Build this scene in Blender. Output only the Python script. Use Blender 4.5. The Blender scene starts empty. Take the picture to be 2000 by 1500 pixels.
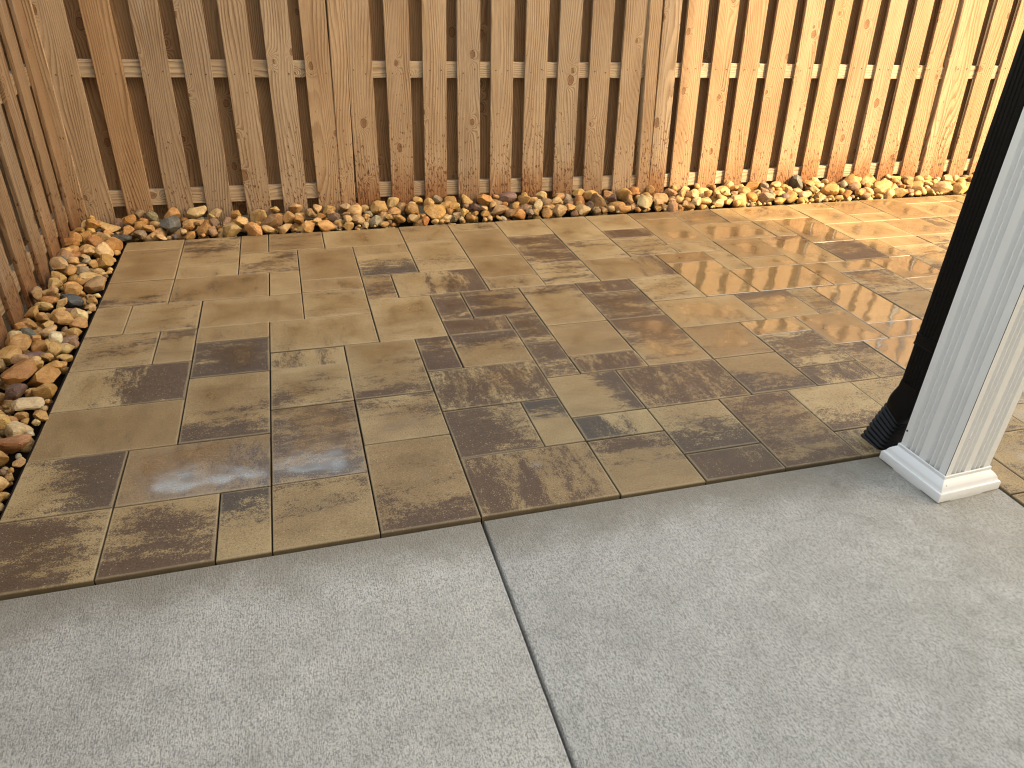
import bpy, bmesh, math, random
from mathutils import Vector, Matrix, noise as mnoise
scene = bpy.context.scene
col = scene.collection
U = 0.15                                   # paving module (metres)

# ------------------------------------------------------------------ camera
cam_d = bpy.data.cameras.new('camera')
cam = bpy.data.objects.new('camera', cam_d)
col.objects.link(cam)
cam_d.sensor_fit = 'HORIZONTAL'
cam_d.sensor_width = 36.0
cam_d.lens = 1441.587 / 2000 * 36.0
cam_d.clip_start = 0.05
cam_d.clip_end = 600
rx = Vector((0.9607071, -0.2755924, 0.0330245))
dn = Vector((-0.1121510, -0.4942557, -0.8620519))
fw = Vector((0.2538975, 0.8244757, -0.5057429))
m = Matrix((rx, -dn, -fw)).transposed().to_4x4()
m.translation = Vector((0.171623, -1.948020, 1.460279))
cam.matrix_world = m
scene.camera = cam

# ------------------------------------------------------------------ world, sun, exposure
SUN_EL = math.radians(38)
SUN_DIR = Vector((0.8, -1.0, 0)).normalized() * math.cos(SUN_EL) + Vector((0, 0, math.sin(SUN_EL)))
world = bpy.data.worlds.new('World')
scene.world = world
world.use_nodes = True
wn = world.node_tree
sky_n = wn.nodes.new('ShaderNodeTexSky')
sky_n.sky_type = 'NISHITA'
sky_n.sun_disc = False
sky_n.sun_elevation = SUN_EL
sky_n.sun_rotation = math.atan2(SUN_DIR.x, SUN_DIR.y)
sky_n.air_density = 2.6
sky_n.dust_density = 4.0
sky_n.ozone_density = 1.0
bg = wn.nodes['Background']
bg.inputs['Strength'].default_value = 0.15
wn.links.new(sky_n.outputs['Color'], bg.inputs['Color'])
sun_d = bpy.data.lights.new('sun', 'SUN')
sun = bpy.data.objects.new('sun', sun_d)
col.objects.link(sun)
sun_d.energy = 2.45
sun_d.angle = math.radians(0.9)
sun_d.color = (1.0, 0.86, 0.56)
sun.location = (4, -6, 8)
sun.rotation_euler = SUN_DIR.to_track_quat('Z', 'Y').to_euler()
vs = scene.view_settings
vs.view_transform = 'Standard'
vs.look = 'None'
vs.gamma = 1.0
vs.use_curve_mapping = False
vs.exposure = 1.95
scene.cycles.pixel_filter_type = 'BLACKMAN_HARRIS'
scene.cycles.filter_width = 1.1
vs.use_white_balance = True
vs.white_balance_temperature = 7500
vs.white_balance_tint = 18

# ------------------------------------------------------------------ helpers
def link(o, parent=None):
    col.objects.link(o)
    if parent is not None:
        o.parent = parent
    return o

def bm_obj(name, bm, mat, parent=None, smooth_angle=None):
    me = bpy.data.meshes.new(name)
    bm.normal_update()
    if smooth_angle is not None:
        for f in bm.faces:
            f.smooth = True
        for e in bm.edges:
            if len(e.link_faces) == 2:
                e.smooth = e.calc_face_angle(0) < math.radians(smooth_angle)
    bm.to_mesh(me)
    bm.free()
    if mat is not None:
        me.materials.append(mat)
    return link(bpy.data.objects.new(name, me), parent)

def me_obj(name, me, parent=None):
    return link(bpy.data.objects.new(name, me), parent)

def empty(name, loc=(0, 0, 0)):
    o = bpy.data.objects.new(name, None)
    o.location = loc
    o.empty_display_size = 0.1
    return link(o)

def tag(o, label=None, category=None, group=None, kind=None):
    if label: o['label'] = label
    if category: o['category'] = category
    if group: o['group'] = group
    if kind: o['kind'] = kind
    return o

def add_box(bm, x0, x1, y0, y1, z0, z1, mat=None):
    vs_ = [bm.verts.new((x, y, z)) for z in (z0, z1) for y in (y0, y1) for x in (x0, x1)]
    if mat is not None:
        for v in vs_:
            v.co = mat @ v.co
    for q in ((0, 2, 3, 1), (4, 5, 7, 6), (0, 1, 5, 4), (2, 6, 7, 3), (0, 4, 6, 2), (1, 3, 7, 5)):
        bm.faces.new([vs_[i] for i in q])
    return vs_

def box_bm(x0, x1, y0, y1, z0, z1, bevel=0, seg=1):
    bm = bmesh.new()
    add_box(bm, x0, x1, y0, y1, z0, z1)
    if bevel:
        bmesh.ops.bevel(bm, geom=list(bm.edges), offset=bevel, segments=seg, affect='EDGES', profile=0.6)
    return bm

class NT:
    """small wrapper for building node trees"""
    def __init__(self, name):
        self.mat = bpy.data.materials.new(name)
        self.mat.use_nodes = True
        self.t = self.mat.node_tree
        self.b = self.t.nodes['Principled BSDF']
        self.tc = None
    def n(self, typ, **kw):
        nd = self.t.nodes.new(typ)
        for k, v in kw.items():
            setattr(nd, k, v)
        return nd
    def put(self, sock, v):
        if v is None:
            return
        if isinstance(v, bpy.types.NodeSocket):
            self.t.links.new(v, sock)
        else:
            if sock.type == 'RGBA' and len(v) == 3:
                v = (*v, 1)
            sock.default_value = v
    def coord(self, which='Object'):
        if self.tc is None:
            self.tc = self.n('ShaderNodeTexCoord')
        return self.tc.outputs[which]
    def math(self, op, a, b=None, c=None, clamp=False):
        nd = self.n('ShaderNodeMath', operation=op, use_clamp=clamp)
        self.put(nd.inputs[0], a); self.put(nd.inputs[1], b); self.put(nd.inputs[2], c)
        return nd.outputs[0]
    def vmath(self, op, a, b=None):
        nd = self.n('ShaderNodeVectorMath', operation=op)
        self.put(nd.inputs[0], a); self.put(nd.inputs[1], b)
        return nd.outputs[0]
    def sep(self, v):
        nd = self.n('ShaderNodeSeparateXYZ'); self.put(nd.inputs[0], v)
        return nd.outputs
    def comb(self, x=0.0, y=0.0, z=0.0):
        nd = self.n('ShaderNodeCombineXYZ')
        self.put(nd.inputs[0], x); self.put(nd.inputs[1], y); self.put(nd.inputs[2], z)
        return nd.outputs[0]
    def noise(self, vec, scale=1.0, detail=4.0, rough=0.55, dist=0.0, out='Fac', dims='3D'):
        nd = self.n('ShaderNodeTexNoise', noise_dimensions=dims)
        self.put(nd.inputs['Vector'], vec); self.put(nd.inputs['Scale'], scale)
        nd.inputs['Detail'].default_value = detail; nd.inputs['Roughness'].default_value = rough
        self.put(nd.inputs['Distortion'], dist)
        return nd.outputs[out]
    def voronoi(self, vec, scale=1.0, out='Distance', dims='3D', feature='F1', rnd=1.0):
        nd = self.n('ShaderNodeTexVoronoi', voronoi_dimensions=dims, feature=feature)
        self.put(nd.inputs['Vector'], vec); self.put(nd.inputs['Scale'], scale)
        nd.inputs['Randomness'].default_value = rnd
        return nd.outputs[out]
    def mr(self, v, a, b, c=0.0, d=1.0, smooth=True):
        nd = self.n('ShaderNodeMapRange', interpolation_type='SMOOTHSTEP' if smooth else 'LINEAR')
        for i, x in enumerate((v, a, b, c, d)):
            self.put(nd.inputs[i], x)
        return nd.outputs[0]
    def mix(self, f, a, b, blend='MIX'):
        nd = self.n('ShaderNodeMix', data_type='RGBA', blend_type=blend)
        self.put(nd.inputs[0], f); self.put(nd.inputs[6], a); self.put(nd.inputs[7], b)
        return nd.outputs[2]
    def attr(self, name, typ='OBJECT', out='Fac'):
        nd = self.n('ShaderNodeAttribute', attribute_type=typ, attribute_name=name)
        return nd.outputs[out]
    def rand(self):
        return self.n('ShaderNodeObjectInfo').outputs['Random']
    def bump(self, h, strength=0.3, dist=0.01, normal=None):
        nd = self.n('ShaderNodeBump')
        nd.inputs['Strength'].default_value = strength
        nd.inputs['Distance'].default_value = dist
        self.put(nd.inputs['Height'], h)
        if normal is not None:
            self.put(nd.inputs['Normal'], normal)
        return nd.outputs[0]
    def set(self, **kw):
        for k, v in kw.items():
            self.put(self.b.inputs[k.replace('_', ' ')], v)
        return self.mat

# ------------------------------------------------------------------ materials
def wood_material(name, rail=False):
    t = NT(name)
    x, y, z = t.sep(t.coord())
    r = t.rand()
    if rail:
        x, z = z, x
    # the end and the narrow sides take the grain of the board too
    xx = t.math('ADD', x, t.math('MULTIPLY', y, 0.7))
    xr = t.math('ADD', xx, t.math('MULTIPLY', r, 53.0))
    zr = t.math('ADD', z, t.math('MULTIPLY', r, 217.0))
    # knots: roughly one cell in two carries one
    kv = t.comb(t.math('MULTIPLY', xr, 9.0), t.math('MULTIPLY', zr, 5.6), 0.0)
    d = t.voronoi(kv, 1.0, 'Distance', '2D')
    kc = t.sep(t.voronoi(kv, 1.0, 'Color', '2D'))[0]
    has = t.math('GREATER_THAN', kc, 0.80)
    wob = t.noise(t.comb(t.math('MULTIPLY', xr, 60), t.math('MULTIPLY', zr, 40), 0.0), 1.0, 3, .6)
    ks = t.sep(t.voronoi(kv, 1.0, 'Color', '2D'))[1]
    dk = t.math('DIVIDE', t.math('ADD', d, t.math('MULTIPLY', t.math('SUBTRACT', wob, 0.5), 0.10)), t.mr(ks, 0.0, 1.0, 0.45, 1.35, False))
    knot = t.math('MULTIPLY', t.mr(dk, 0.13, 0.08), has)
    knotrim = t.math('MULTIPLY', t.mr(t.math('ABSOLUTE', t.math('SUBTRACT', dk, 0.125)), 0.035, 0.0), has)
    bend = t.math('MULTIPLY', t.math('POWER', t.mr(d, 0.55, 0.0), 2.0), has)
    # growth rings
    n1 = t.noise(t.comb(t.math('MULTIPLY', xr, 5.5), t.math('MULTIPLY', zr, 0.85), 0.0), 1.0, 1.0, .5)
    n2 = t.noise(t.comb(t.math('MULTIPLY', xr, 30.0), t.math('MULTIPLY', zr, 5.0), 0.0), 1.0, 3.0, .5)
    g = t.math('ADD', t.math('MULTIPLY', xr, t.mr(t.math('FRACT', t.math('MULTIPLY', r, 91.7)), 0.0, 1.0, 46.0, 84.0, False)), t.math('MULTIPLY', n1, 13.0))
    g = t.math('ADD', g, t.math('MULTIPLY', n2, 0.6))
    g = t.math('ADD', g, t.math('MULTIPLY', bend, 4.5))
    fr = t.math('FRACT', g)
    ring = t.math('MULTIPLY', t.mr(fr, 0.25, 0.85), t.mr(fr, 1.0, 0.90))
    ringvar = t.noise(t.comb(t.math('MULTIPLY', xr, 12.0), t.math('MULTIPLY', zr, 2.0), 3.0), 1.0, 2.0, .5)
    ring = t.math('MULTIPLY', ring, t.mr(ringvar, 0.25, 0.75, 0.25, 1.0))
    fibre = t.noise(t.comb(t.math('MULTIPLY', xr, 420.0), t.math('MULTIPLY', zr, 14.0), 0.0), 1.0, 3.0, .6)
    patch = t.noise(t.comb(t.math('MULTIPLY', xr, 9.0), t.math('MULTIPLY', zr, 1.8), 7.0), 1.0, 3.0, .55)
    tone = t.attr('tone')
    base = t.mix(tone, (0.53, 0.370, 0.222), (0.475, 0.392, 0.298))
    if rail:
        base = t.mix(0.65, base, (0.56, 0.48, 0.36))
    base = t.mix(t.mr(patch, 0.35, 0.75, 0.0, 0.55), base, t.mix(tone, (0.37, 0.215, 0.105), (0.31, 0.235, 0.16)))
    br = t.math('FRACT', t.math('MULTIPLY', r, 37.3))
    base = t.mix(t.mr(br, 0.0, 1.0, 0.0, 0.40, False), base, t.mix(1.0, base, (0.66, 0.60, 0.55), 'MULTIPLY'))
    ringc = t.mix(1.0, base, (0.50, 0.40, 0.31), 'MULTIPLY')
    c = t.mix(t.math('MULTIPLY', ring, 0.95), base, ringc)
    c = t.mix(t.mr(fibre, 0.3, 0.75, 0.0, 0.50), c, t.mix(1.0, c, (0.52, 0.46, 0.40), 'MULTIPLY'))
    streak = t.noise(t.comb(t.math('MULTIPLY', xr, 90.0), t.math('MULTIPLY', zr, 1.6), 21.0), 1.0, 3.0, .55)
    c = t.mix(t.mr(streak, 0.5, 0.75, 0.0, 0.5), c, t.mix(1.0, c, (0.60, 0.50, 0.42), 'MULTIPLY'))
    c = t.mix(t.math('MULTIPLY', t.attr('damp_shade'), 1.0), c, t.mix(1.0, c, (0.60, 0.50, 0.40), 'MULTIPLY'))  # darkens the wood's colour to imitate shade in gaps and on the left fence
    # grey weathering
    wth = t.noise(t.comb(t.math('MULTIPLY', xr, 22.0), t.math('MULTIPLY', zr, 1.3), 11.0), 1.0, 4.0, .6)
    c = t.mix(t.math('MULTIPLY', t.mr(wth, 0.55, 0.72), t.mr(tone, 0.2, 0.9, 0.1, 0.55)), c, (0.30, 0.265, 0.225))
    c = t.mix(knotrim, c, t.mix(1.0, c, (0.45, 0.33, 0.25), 'MULTIPLY'))
    c = t.mix(t.math('MULTIPLY', knot, 0.85), c, t.mix(wob, (0.08, 0.035, 0.016), (0.27, 0.13, 0.055)))
    # mud and rain splashes near the ground, soaked feet
    if not rail:
        sp = t.attr('splash')
        spn = t.noise(t.comb(t.math('ADD', t.math('MULTIPLY', xr, 95.0), t.math('MULTIPLY', zr, 14.0)), t.math('MULTIPLY', zr, 36.0), 0.0), 1.0, 1.5, .5)
        spl = t.noise(t.comb(t.math('MULTIPLY', xr, 14.0), t.math('MULTIPLY', zr, 7.0), 5.0), 1.0, 2, .5)
        thr = t.math('ADD', t.mr(z, 0.02, 1.05, 0.50, 0.74, False), t.math('MULTIPLY', t.math('SUBTRACT', 0.55, spl), 0.35))
        thr = t.math('ADD', thr, t.math('MULTIPLY', t.math('SUBTRACT', 1.0, sp), 0.13))
        spot = t.mr(spn, thr, t.math('ADD', thr, 0.045))
        c = t.mix(t.math('MULTIPLY', spot, 0.9), c, t.mix(1.0, c, (0.42, 0.27, 0.19), 'MULTIPLY'))
        foot = t.noise(t.comb(t.math('MULTIPLY', xr, 40.0), t.math('MULTIPLY', zr, 6.0), 9.0), 1.0, 3, .6)
        fz = t.math('ADD', z, t.math('MULTIPLY', t.math('SUBTRACT', 0.5, foot), 0.30))
        wet = t.math('MULTIPLY', t.mr(fz, t.mr(sp, 0.0, 1.0, 0.10, 0.38, False), 0.06), t.mr(sp, 0.55, 0.88, 0.06, 0.9))
        c = t.mix(wet, c, t.mix(1.0, c, (0.68, 0.40, 0.19), 'MULTIPLY'))
    h = t.math('ADD', t.math('MULTIPLY', fibre, 0.5), t.math('MULTIPLY', ring, -0.35))
    h = t.math('ADD', h, t.math('MULTIPLY', knot, -0.4))
    return t.set(Base_Color=c, Roughness=0.72, Normal=t.bump(h, 0.7, 0.003))

def paver_material():
    t = NT('paver_stone')
    o = t.coord()
    seed = t.attr('seed')
    off = t.comb(t.math('MULTIPLY', seed, 71.0), t.math('MULTIPLY', seed, 37.0), t.math('MULTIPLY', seed, 19.0))
    x, y, z = t.sep(o)
    p = t.vmath('ADD', t.comb(x, y, 0.0), off)
    px, py, pz = t.sep(p)
    warp = t.noise(p, 9.0, 3, .55, 0.0, 'Color')
    wv = t.vmath('MULTIPLY', t.vmath('SUBTRACT', warp, (0.5, 0.5, 0.5)), (0.05, 0.045, 0.0))
    ps = t.vmath('ADD', p, wv)
    streak = t.noise(t.vmath('MULTIPLY', ps, (3.2, 17.0, 1.0)), 1.0, 8.0, 0.66)
    blot = t.noise(t.vmath('MULTIPLY', ps, (6.0, 9.0, 1.0)), 1.0, 3.0, 0.55)
    grit = t.noise(p, 230.0, 3.0, 0.72)
    mott = t.noise(t.vmath('MULTIPLY', p, (38.0, 62.0, 1.0)), 1.0, 5.0, 0.7)
    f = t.math('ADD', t.attr('dk'), t.math('MULTIPLY', t.attr('gu'), x))
    f = t.math('ADD', f, t.math('MULTIPLY', t.attr('gv'), y))
    f = t.math('ADD', f, t.math('MULTIPLY', t.math('SUBTRACT', streak, 0.5), 1.35))
    f = t.math('ADD', f, t.math('MULTIPLY', t.math('SUBTRACT', blot, 0.5), 0.9))
    f = t.math('ADD', f, t.math('MULTIPLY', t.math('SUBTRACT', mott, 0.5), 1.25))
    f = t.math('ADD', f, t.math('MULTIPLY', t.math('SUBTRACT', grit, 0.5), 1.1))
    mask = t.mr(f, 0.36, 0.68)
    tan = t.mix(t.mr(blot, 0.3, 0.7), (0.40, 0.290, 0.150), (0.335, 0.235, 0.118))
    tan = t.mix(t.mr(streak, 0.45, 0.75, 0.0, 0.45), tan, (0.235, 0.165, 0.095))
    tan = t.mix(t.attr('tv'), tan, t.mix(1.0, tan, (0.70, 0.63, 0.58), 'MULTIPLY'))
    hue = t.attr('hue')
    dark = t.mix(hue, (0.088, 0.049, 0.032), (0.044, 0.040, 0.041))
    dark = t.mix(t.mr(mott, 0.40, 0.75, 0.0, 0.55), dark, (0.140, 0.083, 0.050))
    c = t.mix(t.math('MULTIPLY', mask, 0.90), tan, dark)
    c = t.mix(t.mr(grit, 0.42, 0.68, 0.0, 0.72), c, t.mix(1.0, c, (0.50, 0.47, 0.44), 'MULTIPLY'))
    c = t.mix(t.mr(grit, 0.42, 0.24, 0.0, 0.35), c, (0.42, 0.33, 0.21))
    fl = t.voronoi(p, 95.0, 'Distance', '2D')
    flc = t.sep(t.voronoi(p, 95.0, 'Color', '2D'))[0]
    fleck = t.math('MULTIPLY', t.mr(fl, 0.20, 0.10), t.math('GREATER_THAN', flc, 0.90))
    c = t.mix(t.math('MULTIPLY', fleck, 0.65), c, (0.44, 0.35, 0.24))
    pit = t.math('MULTIPLY', t.mr(fl, 0.17, 0.09), t.math('LESS_THAN', flc, 0.07))
    c = t.mix(t.math('MULTIPLY', pit, 0.8), c, (0.05, 0.036, 0.026))
    c = t.mix(t.mr(z, -0.0028, -0.0055, 0.0, 0.85), c, (0.045, 0.033, 0.025))   # soil on the sides
    # wear: the arris of every paver is a little paler and drier
    hx = t.attr('hx'); hy = t.attr('hy')
    ex = t.math('SUBTRACT', hx, t.math('ABSOLUTE', x)); ey = t.math('SUBTRACT', hy, t.math('ABSOLUTE', y))
    ed = t.math('MINIMUM', ex, ey)
    edn = t.math('ADD', ed, t.math('MULTIPLY', t.math('SUBTRACT', blot, 0.5), 0.012))
    c = t.mix(t.mr(edn, 0.010, 0.003, 0.0, 0.42), c, (0.36, 0.28, 0.17))
    # water: a film that stands in the hollow of some pavers
    wet = t.attr('wet')
    wn_ = t.noise(t.vmath('MULTIPLY', p, (6.0, 6.0, 1.0)), 1.0, 2.0, 0.45)
    inner = t.mr(t.math('ADD', ed, t.math('MULTIPLY', t.math('SUBTRACT', blot, 0.5), 0.09)), 0.0, 0.10)
    fld = t.math('ADD', t.math('SUBTRACT', t.math('MULTIPLY', wet, 1.35), 0.82), t.math('MULTIPLY', t.math('SUBTRACT', wn_, 0.5), 1.6))
    fld = t.math('ADD', fld, t.math('MULTIPLY', t.math('SUBTRACT', inner, 0.65), t.mr(wet, 0.55, 0.85, 0.60, 0.10)))
    film = t.mr(fld, -0.30, 0.24)
    damp_shade = t.mr(fld, -1.05, 0.30)
    c = t.mix(t.math('MULTIPLY', damp_shade, 0.60), c, t.mix(1.0, c, (0.62, 0.54, 0.42), 'MULTIPLY'))
    c = t.mix(t.math('MULTIPLY', film, 0.35), c, t.mix(1.0, c, (0.62, 0.55, 0.46), 'MULTIPLY'))
    h = t.math('ADD', t.math('MULTIPLY', grit, 0.6), t.math('MULTIPLY', mott, 0.4))
    h = t.math('SUBTRACT', h, t.math('MULTIPLY', pit, 0.6))
    nrm = t.bump(h, 0.5, 0.003)
    rip = t.math('ADD', t.math('MULTIPLY', t.noise(p, 9.0, 1.0, .5), 0.8), t.math('MULTIPLY', t.noise(p, 150.0, 3.0, .65), t.mr(film, 1.0, 0.2, 0.035, 0.16)))
    cn = t.bump(rip, 0.16, 0.010)
    rough = t.mr(damp_shade, 0.0, 1.0, 0.58, 0.27)
    cw = t.math('MAXIMUM', film, t.math('MULTIPLY', damp_shade, t.mr(wet, 0.15, 0.6, 0.0, 0.45)))
    cr = t.math('MAXIMUM', t.mr(film, 0.3, 1.0, 0.20, 0.022), t.mr(wet, 0.58, 0.80, 0.14, 0.018))
    return t.set(Base_Color=c, Roughness=rough, Normal=nrm, Coat_Weight=cw, Specular_IOR_Level=0.32,
                 Coat_Roughness=cr, Coat_IOR=2.5, Coat_Normal=cn)

def rock_material(name, stuff=False):
    t = NT(name)
    o = t.coord()
    if stuff:
        tint = t.attr('tint', 'GEOMETRY', 'Color')
        p = t.vmath('MULTIPLY', o, (1.0, 1.0, 1.0))
    else:
        tint = t.n('ShaderNodeObjectInfo').outputs['Color']
        r = t.rand()
        p = t.vmath('ADD', t.vmath('MULTIPLY', o, (0.04, 0.04, 0.04)), t.comb(t.math('MULTIPLY', r, 31.0), t.math('MULTIPLY', r, 17.0), r))
    n1 = t.noise(p, 30.0, 5.0, 0.6, 0.6)
    n2 = t.noise(t.vmath('MULTIPLY', p, (1.0, 1.0, 3.5)), 45.0, 4.0, 0.6, 1.2)
    n3 = t.noise(p, 260.0, 3.0, 0.7)
    c = t.mix(t.mr(n1, 0.38, 0.68, 0.0, 0.62), tint, t.mix(1.0, tint, (0.52, 0.34, 0.22), 'MULTIPLY'))
    c = t.mix(t.mr(n2, 0.50, 0.70, 0.0, 0.45), c, t.mix(0.5, t.mix(1.0, tint, (1.5, 1.5, 1.6), 'MULTIPLY'), (0.42, 0.36, 0.26)))
    c = t.mix(t.mr(n3, 0.45, 0.75, 0.0, 0.45), c, t.mix(1.0, c, (0.5, 0.46, 0.42), 'MULTIPLY'))
    h = t.math('ADD', t.math('MULTIPLY', n1, 1.0), t.math('MULTIPLY', n2, 0.8))
    h = t.math('ADD', h, t.math('MULTIPLY', n3, 0.25))
    return t.set(Base_Color=c, Roughness=0.62, Normal=t.bump(h, 0.6, 0.008))

def concrete_material():
    t = NT('broomed_concrete')
    o = t.coord()
    x, y, z = t.sep(o)
    big = t.noise(o, 1.7, 4.0, 0.55)
    mid = t.noise(o, 9.0, 5.0, 0.6)
    fine = t.noise(t.vmath('MULTIPLY', o, (290.0, 165.0, 100.0)), 1.0, 3.0, 0.66)
    broom = t.noise(t.vmath('MULTIPLY', o, (330.0, 26.0, 1.0)), 1.0, 4.0, 0.65)
    c = t.mix(t.mr(big, 0.3, 0.7), (0.76, 0.742, 0.705), (0.66, 0.645, 0.61))
    c = t.mix(t.mr(mid, 0.35, 0.70, 0.0, 0.32), c, (0.38, 0.37, 0.345))
    c = t.mix(t.mr(fine, 0.43, 0.66, 0.0, 0.82), c, (0.27, 0.262, 0.243))
    c = t.mix(t.mr(broom, 0.47, 0.75, 0.0, 0.42), c, (0.235, 0.23, 0.215))
    # brownish, damp band where the pavers drain on to the slab
    ya = t.math('ADD', y, t.math('MULTIPLY', t.math('SUBTRACT', t.noise(o, 4.0, 4.0, .6), 0.5), 0.30))
    band = t.mr(ya, -0.52, -0.33)
    stc = t.mix(t.noise(o, 3.0, 2.0), (0.30, 0.245, 0.18), (0.235, 0.22, 0.18))
    c = t.mix(t.math('MULTIPLY', band, 0.78), c, stc)
    # tan wash towards the open corner, scattered drip spots
    wash = t.math('MULTIPLY', t.mr(t.math('ADD', x, t.math('MULTIPLY', mid, 0.7)), 1.9, 2.6), 0.38)
    c = t.mix(wash, c, (0.33, 0.285, 0.21))
    sv = t.vmath('ADD', o, t.vmath('MULTIPLY', t.noise(o, 60.0, 3.0, .6, 0, 'Color'), (0.02, 0.02, 0.0)))
    sd = t.voronoi(sv, 5.0, 'Distance', '2D')
    sc_ = t.sep(t.voronoi(sv, 5.0, 'Color', '2D'))
    spot = t.math('MULTIPLY', t.mr(sd, 0.13, 0.02), t.math('GREATER_THAN', sc_[0], 0.80))
    c = t.mix(t.math('MULTIPLY', spot, t.mr(sc_[1], 0, 1, 0.05, 0.3)), c, (0.17, 0.16, 0.145))
    h = t.math('ADD', t.math('MULTIPLY', fine, 0.9), t.math('MULTIPLY', broom, 0.7))
    return t.set(Base_Color=c, Roughness=0.85, Normal=t.bump(h, 1.0, 0.011))

def plain_material(name, colr, rough=0.6, nscale=40.0, amt=0.3, bump=0.2, dist=0.003):
    t = NT(name)
    n1 = t.noise(t.coord(), nscale, 5.0, 0.6)
    c = t.mix(t.mr(n1, 0.3, 0.75, 0.0, amt), colr, tuple(v * 0.45 for v in colr))
    return t.set(Base_Color=c, Roughness=rough, Normal=t.bump(n1, bump, dist))

def vinyl_material():
    t = NT('white_vinyl')
    o = t.coord()
    n1 = t.noise(o, 6.0, 3.0, 0.5)
    dirt = t.voronoi(o, 22.0, 'Distance')
    dc = t.sep(t.voronoi(o, 22.0, 'Color'))[0]
    sp = t.math('MULTIPLY', t.mr(dirt, 0.075, 0.03), t.math('GREATER_THAN', dc, 0.86))
    c = t.mix(t.mr(n1, 0.3, 0.8, 0.0, 0.5), (0.85, 0.865, 0.885), (0.80, 0.815, 0.83))
    c = t.mix(t.math('MULTIPLY', sp, 0.7), c, (0.25, 0.22, 0.18))
    return t.set(Base_Color=c, Roughness=0.38, Normal=t.bump(n1, 0.05, 0.004))

M_WOOD = wood_material('pine_board')
M_RAIL = wood_material('pine_rail', True)
M_PAVER = paver_material()
M_ROCK = rock_material('river_rock')
M_ROCKS = rock_material('river_rock_mass', True)
M_CONC = concrete_material()
M_VINYL = vinyl_material()
M_SAND = plain_material('joint_sand', (0.034, 0.026, 0.020), 0.95, 300.0, 0.6)
M_SOIL = plain_material('soil', (0.085, 0.062, 0.040), 0.95, 25.0, 0.7, 0.6, 0.03)
for _m in (M_SAND, M_SOIL):
    _m.node_tree.nodes['Principled BSDF'].inputs['Specular IOR Level'].default_value = 0.05
M_EDGE = plain_material('black_plastic', (0.012, 0.012, 0.013), 0.5, 60.0)
M_FABRIC = plain_material('weed_fabric', (0.012, 0.009, 0.007), 1.0, 500.0)
M_FABRIC.node_tree.nodes['Principled BSDF'].inputs['Specular IOR Level'].default_value = 0.0
M_PIPE = plain_material('black_aluminium', (0.0035, 0.0036, 0.004), 0.55, 30.0, 0.2, 0.05)
M_PIPE.node_tree.nodes['Principled BSDF'].inputs['Specular IOR Level'].default_value = 0.2
M_FLEX = plain_material('black_corrugated_plastic', (0.006, 0.0065, 0.009), 0.45, 30.0, 0.2, 0.05)
M_FLEX.node_tree.nodes['Principled BSDF'].inputs['Specular IOR Level'].default_value = 0.25
M_NAIL = plain_material('galvanised_nail', (0.09, 0.07, 0.055), 0.5)
M_LEAF = plain_material('hedge_leaf', (0.035, 0.060, 0.026), 0.55, 15.0)
M_STEM = plain_material('hedge_stem', (0.10, 0.07, 0.05), 0.8)
M_SIDING = plain_material('house_siding', (0.78, 0.77, 0.74), 0.6, 4.0, 0.15)
M_ROOF = plain_material('roof_shingle', (0.09, 0.085, 0.08), 0.9, 30.0, 0.5)
M_SOFFIT = plain_material('white_soffit', (0.76, 0.76, 0.75), 0.5, 5.0, 0.1)
M_GLASS = plain_material('window_glass', (0.03, 0.035, 0.04), 0.08, 2.0, 0.1, 0.0)

# ------------------------------------------------------------------ ground
g = bmesh.new()
n = 24
for i in range(n + 1):
    for j in range(n + 1):
        x = -60 + 120 * i / n; y = -60 + 120 * j / n
        g.verts.new((x, y, -0.10))
g.verts.ensure_lookup_table()
for i in range(n):
    for j in range(n):
        a = i * (n + 1) + j
        g.faces.new([g.verts[k] for k in (a, a + n + 1, a + n + 2, a + 1)])
ground = bm_obj('ground', g, M_SOIL)
tag(ground, kind='structure')

# ------------------------------------------------------------------ house behind the camera (shades the patio)
house = empty('house', (0, -4.6, -0.1))
tag(house, 'pale sided two storey house behind the patio, its porch opened to added rafters that let light past', 'house')
def hpart(name, bm, mat):
    o = bm_obj(name, bm, mat, None)
    o.parent = house
    o.matrix_parent_inverse = Matrix.Translation((0, 4.6, 0.1))
    return o
HX0, HX1, HY = -9.0, 8.43, -4.6
bm = box_bm(HX0, HX1, -12.0, HY, -0.1, 9.2)
hpart('wall', bm, M_SIDING)
bm = bmesh.new()
pr = [(HX0 - .3, 9.2), (HX1 + .0, 9.2), (HX1 + .0, 9.45), ((HX0 + HX1) / 2, 12.0), (HX0 - .3, 9.45)]
fa = [bm.verts.new((x, HY - 0.05, z)) for x, z in pr]
fb = [bm.verts.new((x, -12.2, z)) for x, z in pr]
bm.faces.new(fa); bm.faces.new(fb[::-1])
for i in range(5):
    j = (i + 1) % 5
    bm.faces.new([fa[j], fa[i], fb[i], fb[j]])
bmesh.ops.recalc_face_normals(bm, faces=bm.faces)
hpart('roof', bm, M_ROOF)
for k in range(6):                          # unseen open rafters, added instead of a roof to let light on the slab
    rx_ = -3.8 + k * 1.208
    hpart('added_rafter', box_bm(rx_, rx_ + .045, HY + .003, -0.10, 2.86, 3.02, .003), M_SOFFIT)
hpart('porch_beam', box_bm(-4.0, 2.26, -0.56, -0.33, 2.60, 2.857, 0.004), M_SOFFIT)
hpart('door', box_bm(-0.6, 1.25, HY + .002, HY + .05, 0.02, 2.15, 0.005), M_GLASS)
for wx in (3.2, 5.2):
    hpart('window', box_bm(wx, wx + 1.1, HY + .002, HY + .04, 0.9, 2.2, 0.005), M_GLASS)
for wx in (-5.5, -2.5, 0.3, 3.2, 5.2):
    hpart('window', box_bm(wx, wx + 1.1, HY + .002, HY + .04, 4.6, 6.1, 0.005), M_GLASS)

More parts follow.
